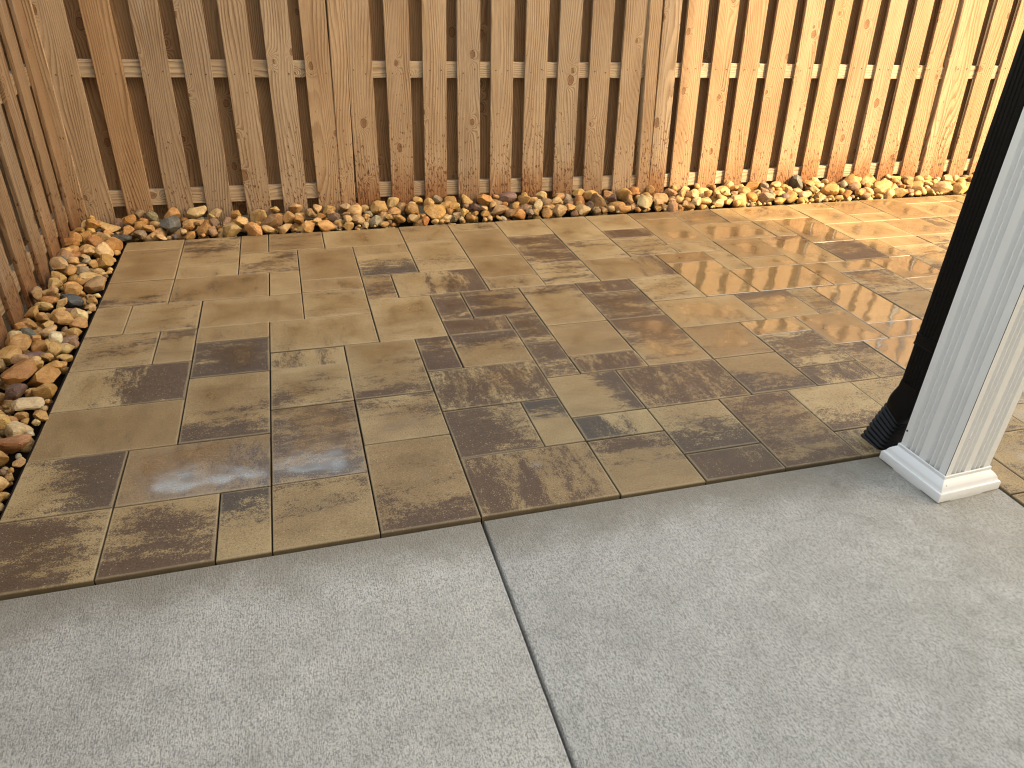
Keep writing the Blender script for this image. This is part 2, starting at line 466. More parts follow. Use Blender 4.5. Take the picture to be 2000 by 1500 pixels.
# ------------------------------------------------------------------ concrete slab: two panels with an open joint
slab = bm_obj('concrete_slab', box_bm(-0.745, 2.270, -4.6, -0.318, -0.099, -0.052), M_CONC)
tag(slab, kind='structure')
SLAB_TOP = -0.0055
for x0, x1 in ((-0.752, 0.594), (0.603, 2.283)):
    bm = bmesh.new()
    add_box(bm, x0, x1, -4.599, -0.3125, -0.051, SLAB_TOP)
    ed = [e for e in bm.edges if all(abs(v.co.z - SLAB_TOP) < 1e-6 for v in e.verts)]
    bmesh.ops.bevel(bm, geom=ed, offset=0.006, segments=3, affect='EDGES', profile=0.5)
    bm_obj('slab_panel', bm, M_CONC, slab, 40)

# ------------------------------------------------------------------ paver patio
# x0, x1, y0, y1 in modules; darkness, its drift in x and y, hue (0 brown .. 1 charcoal), standing water
PAVERS = [
 (-5,-3,-2,0,.68,-.2,0,.05,.2), (-3,-1,-2,0,.72,0,-.35,0,.1), (-1,0,-2,0,.32,0,.9,1,.1), (0,2,-2,0,.20,0,.3,.3,.1),
 (2,4,-2,1,.34,0,-.45,.1,.1), (4,7,-2,0,.58,-.3,0,0,.1), (7,9,-2,0,.35,0,.5,.2,.1), (9,11,-2,-1,.95,0,0,.25,.1),
 (11,13,-2,1,.68,0,0,.05,.1), (13,15,-2,-1,.55,0,0,.2,.1), (13,15,-1,1,.48,0,-.4,0,.1), (15,17,-1,1,.45,0,0,.2,.2),
 (-5,-3,0,2,.75,.5,0,.45,.2), (-3,0,0,2,.36,.3,0,.3,.66), (0,2,0,3,.60,0,0,.3,.64), (2,4,1,3,.32,0,.4,.3,.38),
 (4,6,0,2,.80,-.4,0,.2,.1), (6,7,0,2,.30,0,.95,1,.1), (7,9,0,1,.55,-.8,0,1,.1), (7,9,1,3,.25,.9,0,.6,.1),
 (9,11,-1,1,.55,0,-.6,.5,.1), (-5,-2,2,4,.12,0,0,.3,.3), (-2,0,2,5,.22,0,-.8,.4,.3), (0,2,3,5,.36,0,-.35,.3,.38),
 (2,4,3,6,.40,0,-.35,.2,.38), (4,7,2,4,.70,0,0,.15,.25), (9,12,1,3,.74,0,0,.12,.15), (12,14,1,3,.36,-.2,-.8,.6,.2),
 (14,16,1,2,.70,0,0,.3,.2), (16,17,1,3,.55,0,0,.2,.25), (17,19,1,3,.12,0,0,.3,.85), (-5,-2,4,6,.62,.7,0,.3,.15),
 (0,2,5,6,.48,0,0,.4,.3), (4,5,4,6,.90,0,0,.35,.3), (5,7,4,6,.42,0,.8,.4,.2), (7,8,3,5,.80,0,0,.3,.3),
 (7,8,5,7,.78,0,0,.3,.25), (8,10,3,4,.80,0,0,.15,.3), (8,10,4,6,.04,0,0,.2,.2), (8,10,6,9,.18,0,.6,.1,.2),
 (10,12,3,6,.66,0,.4,.2,.55), (12,14,3,5,.32,0,0,.3,.55), (14,16,2,4,.72,0,0,.15,.2), (14,16,4,5,.28,0,0,.2,.78),
 (16,18,3,5,.20,0,0,.3,.70), (18,20,3,4,.12,0,0,.2,.85), (18,20,4,7,.10,0,0,.2,.92), (-5,-3,6,8,.42,0,0,.2,.2),
 (-3,-2,6,8,.34,0,.4,.3,.2), (-2,0,5,7,.95,0,0,.6,.3), (-2,0,7,8,.22,0,0,.2,.2), (0,3,6,8,.20,0,0,.1,.38),
 (3,5,6,9,.06,0,0,.2,.35), (5,7,6,7,.80,0,0,.1,.3), (5,6,7,9,.85,0,0,.2,.3), (6,8,7,9,.65,-.3,0,.4,.25),
 (10,12,6,8,.68,0,0,.2,.3), (10,12,8,9,.88,0,0,.05,.3), (12,14,7,9,.40,0,0,.1,.35), (12,15,5,7,.32,0,0,.2,.52),
 (15,17,5,7,.48,0,.6,.8,.55), (17,18,5,7,.48,0,0,.3,.35), (-5,-4,8,10,.12,0,0,.2,.2), (-4,-2,8,10,.25,.3,0,.4,.2),
 (-2,1,8,10,.10,0,0,.2,.32), (1,3,8,10,.15,0,0,.2,.35), (3,4,9,11,.52,0,0,.2,.25), (4,7,9,11,.58,.6,0,.15,.2),
 (7,9,9,10,.32,0,0,.1,.2), (9,11,9,11,.48,0,0,.4,.2), (11,14,9,11,.34,.3,0,.2,.3), (14,16,7,10,.14,0,-.2,.2,.90),
 (16,19,7,9,.10,0,0,.2,.88), (19,20,7,9,.15,0,0,.2,.75), (20,22,4,6,.45,0,0,.4,.25), (20,22,6,8,.52,0,0,.4,.25),
 (20,22,8,9,.15,0,0,.2,.68), (22,24,7,9,.10,0,0,.2,.75), (22,24,6,7,.15,0,0,.2,.62), (-5,-3,10,12,.32,0,-.5,.4,.15),
 (-3,0,10,12,.25,0,0,.5,.35), (0,1,10,12,.12,0,0,.2,.2), (1,3,10,11,.20,0,0,.5,.2), (3,5,11,13,.56,0,-.5,.9,.15),
 (5,7,11,14,.30,0,0,.3,.2), (7,9,10,12,.14,0,0,.2,.35), (14,16,10,11,.15,0,0,.2,.68), (16,17,9,11,.44,0,0,.3,.35),
 (17,19,9,10,.15,0,0,.2,.68), (17,19,10,12,.18,0,0,.2,.55), (19,21,9,12,.32,0,.4,.1,.72), (21,23,9,11,.80,0,0,.15,.2),
 (23,24,9,11,.30,0,0,.2,.75), (24,26,10,11,.20,0,0,.2,.35), (24,26,7,10,.50,0,0,.3,.35), (-5,-3,12,15,.10,0,0,.2,.1),
 (-5,-3,15,16,.08,0,0,.2,.1), (-3,-1,13,16,.46,0,.4,.3,.2), (-3,-1,12,13,.20,0,0,.4,.15), (-1,1,12,14,.48,0,0,.3,.2),
 (-1,0,14,16,.10,0,0,.2,.15), (0,2,14,16,.38,0,0,.5,.1), (1,3,11,14,.15,0,0,.2,.36), (2,5,14,16,.12,0,0,.2,.34),
 (3,5,13,14,.25,0,0,.5,.15), (5,7,14,16,.20,0,0,.3,.25), (7,9,15,16,.42,0,0,.5,.15), (7,9,12,15,.10,0,0,.2,.2),
 (9,11,14,16,.05,0,0,.2,.2), (9,11,11,14,.74,0,0,0,.2), (11,13,13,16,.08,0,0,.2,.25), (11,13,11,13,.42,0,0,.4,.2),
 (13,15,14,16,.15,0,0,.3,.25), (13,15,13,14,.75,0,0,.1,.25), (13,15,11,13,.46,0,0,.4,.3), (15,17,15,16,.08,0,0,.2,.3),
 (15,17,12,15,.12,0,0,.2,.45), (15,17,11,12,.35,0,0,.2,.35), (17,19,14,16,.45,0,0,.5,.35), (17,20,12,14,.24,0,0,.2,.62),
 (19,20,14,16,.28,0,0,.3,.45), (20,21,12,14,.20,0,0,.2,.62), (20,23,14,16,.20,0,0,.1,.35), (21,23,11,14,.28,0,0,.2,.74),
 (23,25,15,16,.05,0,0,.2,.3), (23,25,13,15,.12,0,0,.3,.3), (23,26,11,13,.15,0,0,.4,.5), (25,27,14,16,.10,0,0,.2,.35),
 (25,27,13,14,.20,0,0,.3,.35), (26,28,11,13,.20,0,0,.2,.3), (27,29,13,16,.15,0,0,.2,.35), (29,31,15,16,.08,0,0,.2,.3),
 (29,31,13,15,.12,0,0,.2,.3), (16,18,-4,-2,.45,0,0,.2,.2),
]
rng = random.Random(5)
occ = set()
for p_ in PAVERS:
    for a in range(p_[0], p_[1]):
        for b in range(p_[2], p_[3]):
            occ.add((a, b))
filled = list(PAVERS)
XMAX, YMIN = 38, -12
def free(x0, x1, y0, y1):
    if x1 > XMAX or y1 > 16:
        return False
    for a in range(x0, x1):
        for b in range(y0, y1):
            if (a, b) in occ or (b < -2 and a < 15):
                return False
    return True
for b in range(YMIN, 16):
    for a in range(-5, XMAX):
        if (a, b) in occ or (b < -2 and a < 15):
            continue
        opts = [(2, 3), (3, 2), (2, 2), (2, 2), (2, 1), (1, 2)]
        rng.shuffle(opts)
        for w, h in opts + [(1, 1)]:
            if free(a, a + w, b, b + h):
                filled.append((a, a + w, b, b + h, rng.choice((.1, .2, .4, .6, .8)), rng.uniform(-.4, .4), rng.uniform(-.4, .4), rng.random() * .6, rng.choice((.15, .25, .35, .55))))
                for i in range(a, a + w):
                    for j in range(b, b + h):
                        occ.add((i, j))
                break

# bedding sheet that shows dark in the joints
bm = bmesh.new()
add_box(bm, -5 * U - .01, XMAX * U, -0.3, 16 * U - 0.016, -0.098, -0.012)
add_box(bm, 15.24 * U, XMAX * U, YMIN * U, -0.3005, -0.098, -0.012)
patio = bm_obj('paver_patio', bm, M_SAND)
tag(patio, kind='structure')

paver_meshes = {}
def paver_mesh(L, W):                       # L along local x (the streak direction), W along local y
    key = (round(L, 4), round(W, 4))
    if key not in paver_meshes:
        bm = bmesh.new()
        add_box(bm, -L / 2, L / 2, -W / 2, W / 2, -0.06, 0.0)
        ed = [e for e in bm.edges if all(abs(v.co.z) < 1e-6 for v in e.verts)]
        bmesh.ops.bevel(bm, geom=ed, offset=0.0035, segments=2, affect='EDGES', profile=0.5)
        up = [e for e in bm.edges if abs(e.verts[0].co.z - e.verts[1].co.z) > .04]
        me = bpy.data.meshes.new('paver')
        bm.normal_update(); bm.to_mesh(me); bm.free()
        me.materials.append(M_PAVER)
        paver_meshes[key] = me
    return paver_meshes[key]
GAP = 0.0045
for (x0, x1, y0, y1, dk, gx, gy, hue, wet) in filled:
    fx0, fx1, fy0, fy1 = x0 * U, x1 * U, y0 * U, y1 * U
    if y1 == 16: fy1 -= 0.012
    if y0 < -2 and x0 == 15: fx0 = 15.26 * U
    if y0 == -2 and x0 < 15: fy0 -= 0.004
    w, h = x1 - x0, y1 - y0
    rot = 0.0 if (h > w or w == h) else math.pi / 2      # streaks run along the short side
    W, H = fx1 - fx0 - GAP, fy1 - fy0 - GAP
    L_, W_ = (W, H) if rot == 0 else (H, W)
    o = me_obj('paver', paver_mesh(L_, W_), patio)
    flip = math.pi if rng.random() < .5 else 0.0
    o.location = ((fx0 + fx1) / 2 + rng.uniform(-.0009, .0009), (fy0 + fy1) / 2 + rng.uniform(-.0009, .0009), rng.uniform(-.0022, .0010))
    o.rotation_euler = (rng.uniform(-.0025, .0025), rng.uniform(-.0025, .0025), rot + flip + rng.uniform(-.0025, .0025))
    a = rot + flip
    gu, gv = gx * math.cos(a) + gy * math.sin(a), -gx * math.sin(a) + gy * math.cos(a)
    if x0 >= 19 and y1 >= 13: wet = max(wet, .5)
    o['dk'] = float(dk) * 0.9 - 0.02
    o['gu'] = gu / (L_ / 2) * .8
    o['gv'] = gv / (W_ / 2) * .8
    o['hue'] = float(hue); o['wet'] = float(wet); o['seed'] = rng.random()
    o['tv'] = rng.random() ** 1.6; o['hx'] = L_ / 2; o['hy'] = W_ / 2

# black plastic edge restraint along the left and back edges
bm = bmesh.new()
add_box(bm, -5 * U - .0085, -5 * U - .0025, -1.7, 16 * U + .0, -0.075, -0.018)
add_box(bm, -5 * U - .0085, XMAX * U, 16 * U - .0115, 16 * U - .0045, -0.0751, -0.018)
bm_obj('edge_restraint', bm, M_EDGE, patio)

# ------------------------------------------------------------------ fences
BT, BW, FH = 0.019, 0.140, 1.83
def board_mesh(width, z0, name='board'):
    bm = bmesh.new()
    # dog-eared picket, lower end at the origin, front face towards -y
    w = width / 2; e = 0.028
    prof = [(-w, z0), (w, z0), (w, FH - e), (w - e, FH), (-w + e, FH), (-w, FH - e)]
    a = [bm.verts.new((x, 0, z)) for x, z in prof]
    b = [bm.verts.new((x, BT, z)) for x, z in prof]
    bm.faces.new(a); bm.faces.new(b[::-1])
    for i in range(len(prof)):
        j = (i + 1) % len(prof)
        bm.faces.new([a[j], a[i], b[i], b[j]])
    bmesh.ops.recalc_face_normals(bm, faces=bm.faces)
    bmesh.ops.bevel(bm, geom=[e_ for e_ in bm.edges if abs(e_.verts[0].co.z - e_.verts[1].co.z) > 1.0], offset=0.0016, segments=1, affect='EDGES')
    me = bpy.data.meshes.new(name)
    bm.normal_update(); bm.to_mesh(me); bm.free()
    me.materials.append(M_WOOD)
    return me
BOARD = board_mesh(BW, 0.0)
BOARD_N = board_mesh(0.118, 0.0)
wr = random.Random(11)
def place_board(parent, me, x, y, z, tilt=0.0, tone=None, splash=0.5, rot=0.0, damp_shade=0.0):
    o = me_obj('board', me, parent)
    o.location = (x, y, z)
    o.rotation_euler = (wr.uniform(-.002, .002), tilt, rot + wr.uniform(-.012, .012))
    o['tone'] = wr.random() if tone is None else tone
    o['splash'] = splash
    o['damp_shade'] = damp_shade
    return o
def nail(bm, x, y, z):
    c = Matrix.Translation((x, y, z)) @ Matrix.Rotation(math.pi / 2, 4, 'X')
    bmesh.ops.create_cone(bm, cap_ends=True, segments=6, radius1=0.0045, radius2=0.004, depth=0.003, matrix=c)

FY = 2.66                                   # front face of the back fence
fence = empty('fence', (2.5, FY, 0))
tag(fence, 'shadowbox fence of bare pine boards along the back of the patio, sunlit towards the right', 'fence')
fence.location = (0, FY, 0)
# right-hand edge of each front board at the top of the picture and at the ground
FR = [(-.838, -.839, .60, .15), (-.625, -.630, .1, .25), (-.398, -.410, .85, .50), (-.184, -.197, .95, .15), (.032, .026, .75, .58), (.247, .240, .85, .62),
      (.446, .448, .4, .5), (.679, .684, .55, .9), (.899, .897, .6, .95), (1.115, 1.106, .6, .9), (1.315, 1.323, .9, .75), (1.520, 1.532, .7, .8),
      (1.733, 1.748, .7, .9), (1.942, 1.964, .95, .8), (2.148, 2.178, .8, .7), (2.360, 2.392, .7, .6),
      (2.778, 2.825, .25, .6), (2.992, 3.038, .2, .7), (3.200, 3.248, .15, .7), (3.410, 3.456, .2, .7), (3.622, 3.672, .35, .8), (3.831, 3.878, 0.0, .85),
      (4.052, 4.105, .3, .9), (4.268, 4.335, .4, .9), (4.484, 4.555, .3, .9), (4.689, 4.765, .2, .8), (4.945, 5.025, .2, .8), (5.155, 5.222, .1, .7)]
x_ = 5.365
while x_ < 9.2:
    FR.append((x_, x_ + .06, wr.random() * .4, .7)); x_ += .2115
nb = bmesh.new()
UP, LO = 0.835, 0.145                        # nail heights
for q_, (rt, rb, tone, sp) in enumerate(FR):
    tilt = math.atan2(rt - rb, 1.15)
    xb = rb - BW / 2
    place_board(fence, BOARD, xb, 0, wr.uniform(-.012, .004), tilt, tone, sp, 0.0, .05 + .25 * wr.random() if q_ < 16 else .22 + .2 * wr.random())  # boards in the sun get a darker colour to tone down the sunlight
    for zz in (UP, LO, 1.55):
        for s in (-.035, .035):
            nail(nb, xb + (rt - rb) / 1.15 * zz + s + wr.uniform(-.008, .008), -.0005, zz + wr.uniform(-.012, .012))
place_board(fence, BOARD_N, 2.583, -.002, 0, math.atan2(-.06, 1.15) * .8, .75, .9)   # narrow board beside the second post
# rear boards close the gaps between the front ones
def gaps():
    xs = sorted((rt + rb) / 2 - BW / 2 for rt, rb, _, _ in FR)
    return xs
xs = gaps()
for a, b in zip(xs[:-1], xs[1:]):
    w_ = b - a
    if w_ < .30:
        i = [k for k, f in enumerate(FR) if abs((f[0] + f[1]) / 2 - BW / 2 - a) < 1e-6][0]
        tl = math.atan2(FR[i][0] - FR[i][1], 1.15)
        place_board(fence, BOARD, (FR[i][1] + FR[min(i + 1, len(FR) - 1)][1]) / 2 - BW / 2, BT + .038, 0.02, tl, wr.random() * .35, .15, 0.0, .85)  # rear boards coloured darker, painted-in shade for the gaps
for xb in (0.452, 2.46, 2.70, 4.79):
    place_board(fence, BOARD, xb, BT + .038, 0.02, -.02 if xb > 2 else 0, .3, .1, 0.0, .85)  # same shade painted into these rear boards
# posts
def post(x, tilt, parent=fence, y=-.004, w=.089):
    bm = box_bm(-w / 2, w / 2, 0, w, -0.2, FH + .02, 0.004)
    o = bm_obj('post', bm, M_WOOD, parent)
    o.location = (x, y, 0); o.rotation_euler = (0, tilt, 0)
    o['tone'] = .35; o['splash'] = .7
    return o
post(0.4845, .013)
post(2.480, -.052, w=.085)
post(4.850, -.070)
post(7.2, -.05)
post(9.25, 0)
post(-1.018, 0, w=.084)
# rails: butt against the posts, one lower and one upper per bay
def rail(x0, x1, z0, z1, parent=fence, y=BT + .0005, thick=.0375):
    L = math.hypot(x1 - x0, z1 - z0)
    bm = box_bm(0, L, 0, thick, 0, .089, 0.003)
    o = bm_obj('rail', bm, M_RAIL, parent)
    o.location = (x0, y, z0); o.rotation_euler = (0, -math.atan2(z1 - z0, x1 - x0), 0)
    o['tone'] = .6 + wr.random() * .4; o['splash'] = 0.0
    return o
for x0, x1, a, b in ((-.972, .438, .118, .112), (.532, 2.43, .104, .074), (2.53, 4.80, .076, .092), (4.90, 7.15, .09, .09), (7.25, 9.2, .09, .09)):
    rail(x0, x1, a, b)
for x0, x1, a, b in ((-.972, .438, .811, .802), (.532, 2.42, .800, .786), (2.52, 4.76, .788, .764), (4.86, 7.15, .764, .76), (7.25, 9.2, .76, .76)):
    rail(x0, x1, a, b)
for x0, x1 in ((-.972, .438), (.532, 2.41), (2.50, 4.70), (4.80, 7.15), (7.25, 9.2)):
    rail(x0, x1, 1.5, 1.5)
nails = bm_obj('nails', nb, M_NAIL, fence); nails['kind'] = 'stuff'

# left fence, seen nearly edge-on; its front faces +x
LX = -1.0
lf = empty('fence', (LX, 0.8, 0))
tag(lf, 'shaded board fence seen almost edge-on along the left edge of the picture', 'fence')
def lboard(y, front=True, tone=None, sp=.5):
    o = me_obj('board', BOARD, lf)
    o.location = ((0 if front else -(BT + .038)), y - 0.8, wr.uniform(-.008, .006))
    o.rotation_euler = (0, wr.uniform(-.004, .004), math.pi / 2 + wr.uniform(-.015, .015))
    o['tone'] = wr.random() * .6 + .4 if tone is None else tone
    o['splash'] = sp
    o['damp_shade'] = .8 if front else 1.0  # shade put into the colour of the left boards, rear ones darkest
lboard(2.505 + .1178, False, .2, .2)
for k in range(20):
    yc = 2.505 - .2355 * k
    if k == 8:
        bm = box_bm(-.0445, .0445, -.0445, .0445, -0.2, FH + .02, 0.004)
        o = bm_obj('post', bm, M_WOOD, lf); o.location = (-.042, yc - .8, 0); o['tone'] = .5; o['splash'] = .5
        continue
    lboard(yc, True, None, .8)
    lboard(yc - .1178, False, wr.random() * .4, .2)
for z in (.118, .806, 1.5):
    bm = box_bm(0, 4.55, 0, .0375, 0, .089, .003)
    o = bm_obj('rail', bm, M_RAIL, lf)
    o.location = (-(BT + .0005), -1.98 - .8, z); o.rotation_euler = (0, 0, math.pi / 2)
    o['tone'] = .7; o['splash'] = 0.0; o['damp_shade'] = .8  # rail colour darkened with the same painted shade

# ------------------------------------------------------------------ rock bed along the fences
BED_Z = -0.055
bm = bmesh.new()
add_box(bm, -1.06, -5 * U - .0095, -1.7, 16 * U - .003, -0.0985, BED_Z)
add_box(bm, -1.06, XMAX * U, 16 * U - .0025, 2.80, -0.0985, BED_Z)
bed = bm_obj('rock_bed', bm, M_FABRIC)
tag(bed, kind='structure')
rr = random.Random(23)
def rock_mesh(seed, sub=2, angular=0.5, mat=None):
    q = random.Random(seed)
    bm = bmesh.new()
    bmesh.ops.create_icosphere(bm, subdivisions=sub, radius=1.0)
    cuts = []
    for _ in range(int(7 + 9 * angular)):
        v = Vector((q.gauss(0, 1), q.gauss(0, 1), q.gauss(0, 1))).normalized()
        cuts.append((v, q.uniform(.46, .78)))
    off = Vector((q.uniform(0, 50), q.uniform(0, 50), q.uniform(0, 50)))
    for v in bm.verts:
        d = v.co.normalized()
        p = d * (1 + .26 * mnoise.noise(d * 1.1 + off) + .10 * mnoise.noise(d * 2.9 + off))
        for n_, k in cuts:
            s = p.dot(n_) - k
            if s > 0:
                p -= n_ * s * (0.60 + .38 * angular)
        p *= 1 + .035 * mnoise.noise(d * 7 + off)
        v.co = p
    sx, sy, sz = q.uniform(1.0, 1.35), q.uniform(.80, 1.02), q.uniform(.64, .90)
    for v in bm.verts:
        v.co = Vector((v.co.x * sx, v.co.y * sy, v.co.z * sz))
    bm.normal_update()
    for f in bm.faces:
        f.smooth = True
    for e in bm.edges:
        if len(e.link_faces) == 2:
            e.smooth = e.calc_face_angle(0) < math.radians(20)
    me = bpy.data.meshes.new('rock')
    bm.to_mesh(me); bm.free()
    me.materials.append(M_ROCK)
    return me
SPEC = [(100 + i, (.3, .8, .95, 1.0)[i % 4]) for i in range(32)]
SHAPES = [rock_mesh(a, 3, b) for a, b in SPEC]
LOW = [rock_mesh(a, 2, b) for a, b in SPEC]
PAL = [((.50, .30, .105), 6), ((.54, .36, .155), 5), ((.43, .24, .070), 4), ((.40, .19, .050), 1.8), ((.56, .42, .22), 1.6), ((.32, .20, .095), 2.0),
       ((.24, .145, .080), 1.1), ((.26, .22, .14), .8), ((.11, .112, .100), .45), ((.62, .53, .37), .25), ((.17, .105, .080), .35), ((.48, .34, .16), 3)]
def pick():
    s = sum(w for _, w in PAL); k = rr.random() * s
    for c, w in PAL:
        k -= w
        if k <= 0:
            v = rr.uniform(.82, 1.15)
            return tuple(min(.8, a * v * rr.uniform(.94, 1.06)) for a in c)
    return PAL[0][0]
rocks = []                                  # x, y, z, r, colour, shape, label, rotation
# the ones that can be recognised
HAND = [(-.788, 2.425, .012, .072, (.055, .062, .060), (1.0, .42, .28), .15, 'flat dark slate lying across the corner of the paving'),
        (-.852, 1.545, .022, .062, (.060, .072, .082), (1.0, .66, .50), -.5, 'smooth blue-grey oval rock'),
        (-.885, .985, .020, .060, (.16, .088, .078), (1.0, .85, .62), .7, 'large purple-brown rock'),
        (-.830, .640, .025, .062, (.56, .43, .25), (1.0, .58, .46), .1, 'long cream rock with a rough broken face'),
        (-.815, .83, .018, .060, (.44, .225, .055), (1.0, .9, .62), 1.0, None),
        (-.800, .385, .024, .058, (.36, .17, .070), (1.0, .75, .60), .2, None),
        (-.910, 2.215, .030, .064, (.52, .33, .125), (1.0, .80, .66), .5, None),
        (-.865, 2.560, .030, .062, (.53, .36, .15), (1.0, .72, .58), -.1, None),
        (-.965, 1.620, .030, .064, (.50, .32, .12), (1.0, .55, .50), -.45, None),
        (-.840, 1.440, .010, .066, (.23, .135, .085), (1.0, .45, .36), -.6, None),
        (-.940, 1.975, .028, .050, (.20, .19, .14), (1.0, .85, .70), 0.0, None)]
from collections import defaultdict
grid = defaultdict(list)
def near(x, y):
    gx, gy = int(math.floor(x / .12)), int(math.floor(y / .12))
    for i in (-1, 0, 1):
        for j in (-1, 0, 1):
            yield from grid[(gx + i, gy + j)]
def put(x, y, z, r, c, shape, label=None, scl=None, yaw=None):
    k = len(rocks)
    rocks.append((x, y, z, r, c, shape, label, scl, yaw))
    grid[(int(math.floor(x / .12)), int(math.floor(y / .12)))].append(k)
def rest(x, y, r):
    z = BED_Z + r * .55
    for k in near(x, y):
        X, Y, Z, R_ = rocks[k][:4]
        d2 = (x - X) ** 2 + (y - Y) ** 2
        s = (r + R_) * .80
        if d2 < s * s:
            z = max(z, Z + math.sqrt(s * s - d2) * .62)
    if y < 16 * U and x > -5 * U - .012 - .75 * r or x > -5 * U and y < 16 * U + .75 * r:
        z = max(z, r * .42)                 # leans on the arris of the paving
    return z
for x, y, z, r, c, sc, yaw, lab in HAND:
    put(x, y, z, r, c, 0, lab, sc, yaw)
def in_band(x, y, r):
    e = .55 * r
    if -1.0 + e < x < -5 * U - .012 - e * .4 and -1.6 < y < 2.66 - e:
        return True
    return 16 * U + .004 + e * .35 < y < 2.66 - e * .7 and -1.0 + e < x < 5.62
def cap(x, y):
    t = max(0.0, min(1.0, (y - 2.38) / .26)) if x > -.76 else max(0.0, min(1.0, (-.76 - x) / .22))
    t = max(t, .0)
    return .026 + .056 * t + .026 * mnoise.noise(Vector((x * 4, y * 4, 2.0)))
tries = 0
while tries < 30000 and len(rocks) < 1300:
    tries += 1
    if rr.random() < .46:
        x, y = rr.uniform(-1.0, -.75), rr.uniform(-1.6, 2.66)
    else:
        x, y = rr.uniform(-1.0, 5.62), rr.uniform(2.4, 2.66)
    r = min(.074, max(.030, rr.lognormvariate(math.log(.050), .26)))
    if not in_band(x, y, r):
        continue
    z = rest(x, y, r)
    if z + r * .10 > cap(x, y):
        continue
    put(x, y, z, r, pick(), rr.randrange(len(SHAPES)))
# fill what still shows of the bed with smaller stones
for _ in range(26000):
    if rr.random() < .46:
        x, y = rr.uniform(-1.0, -.75), rr.uniform(-1.6, 2.66)
    else:
        x, y = rr.uniform(-1.0, 5.62), rr.uniform(2.4, 2.66)
    r = rr.uniform(.014, .027)
    z = rest(x, y, r)
    if in_band(x, y, r) and z < .016 and len(rocks) < 2600:
        put(x, y, z, r, pick(), rr.randrange(len(SHAPES)))
camp = cam.matrix_world.translation
def score(k):
    x, y, z, r = rocks[k][:4]
    if not (-1.1 < x < 5.4):
        return 0
    d = (Vector((x, y, z)) - camp).length
    s = r / d
    if y < 0.02:
        s *= .15
    cover = 0
    for q in near(x, y):
        X, Y, Z, R_ = rocks[q][:4]
        if Z > z + .25 * r and (X - x) ** 2 + (Y - y) ** 2 < (R_ + r * .3) ** 2:
            cover += 1
    return s / (1 + 1.3 * cover)
order = sorted(range(len(rocks)), key=lambda k: -(score(k) + (9 if rocks[k][6] else 0)))
single = set(order[:300])
print('ROCKS', len(rocks))
rest_v, rest_f, rest_c = [], [], []
for k in order:
    x, y, z, r, c, sh, lab, scl, yaw = rocks[k]
    me = (SHAPES if k in single else LOW)[sh if scl is None else (4 if k in (0, 1) else (k * 5 + 3) % len(SHAPES))]
    if scl is None:
        e = (rr.uniform(-.45, .45), rr.uniform(-.45, .45), rr.uniform(0, 6.28)); s3 = (r, r, r)
    else:
        e = (rr.uniform(-.08, .08), rr.uniform(-.08, .08), yaw); s3 = (r * scl[0], r * scl[1] * 1.15, r * scl[2] * 1.5)
    if k in single:
        o = me_obj('rock', me, bed)
        o.location = (x, y, z); o.rotation_euler = e; o.scale = s3
        o.color = (*c, 1)
        if lab: o['label'] = lab
    else:
        mt = Matrix.LocRotScale(Vector((x, y, z)), __import__('mathutils').Euler(e), Vector(s3))
        b0 = len(rest_v)
        rest_v += [mt @ v.co for v in me.vertices]
        for p_ in me.polygons:
            rest_f.append([b0 + i for i in p_.vertices]); rest_c.append(c)
me = bpy.data.meshes.new('small_rocks')
me.from_pydata([tuple(v) for v in rest_v], [], rest_f)
at = me.attributes.new('tint', 'FLOAT_COLOR', 'FACE')
for i, c in enumerate(rest_c):
    at.data[i].color = (*c, 1)
me.materials.append(M_ROCKS)
me.polygons.foreach_set('use_smooth', [True] * len(me.polygons))
sr = me_obj('small_rocks', me, bed); sr['kind'] = 'stuff'

# ------------------------------------------------------------------ porch column
COL = (2.137, -0.446); CROT = math.radians(3.0); CW = .186
column = empty('column', (COL[0], COL[1], SLAB_TOP))
column.rotation_euler = (0, 0, CROT)
tag(column, 'white fluted square porch column with a moulded base on the corner of the slab', 'column')
def side_profile():
    """(t, inset) along one face: flat margins, two groups of three flutes"""
    pts = [(0.0, 0.0)]
    for g0 in (.115, .555):
        w = .105
        for k in range(3):
            a = g0 + k * w
            pts += [(a + .010, 0.0), (a + w * .46, .0125), (a + w * .54, .0125), (a + w - .010, 0.0)]
    return pts
ring_ = []
h = CW / 2
for s in range(4):
    a = s * math.pi / 2
    for t_, ins in side_profile():
        x, y = -h + CW * t_, -h + ins
        ring_.append((x * math.cos(a) - y * math.sin(a), x * math.sin(a) + y * math.cos(a)))
bm = bmesh.new()
lo = [bm.verts.new((x, y, .052)) for x, y in ring_]
hi = [bm.verts.new((x, y, 2.60)) for x, y in ring_]
for i in range(len(ring_)):
    j = (i + 1) % len(ring_)
    bm.faces.new([lo[i], lo[j], hi[j], hi[i]])
bm.faces.new(hi); bm.faces.new(lo[::-1])
bm_obj('shaft', bm, M_VINYL, column, 18)
# thin dark seam on the near corner
bm = bmesh.new()
add_box(bm, -h - .0004, -h + .0014, -h - .0006, -h + .0008, .056, 2.58)
bm_obj('corner_seam', bm, plain_material('seam_grey', (.11, .11, .115), .6), column)
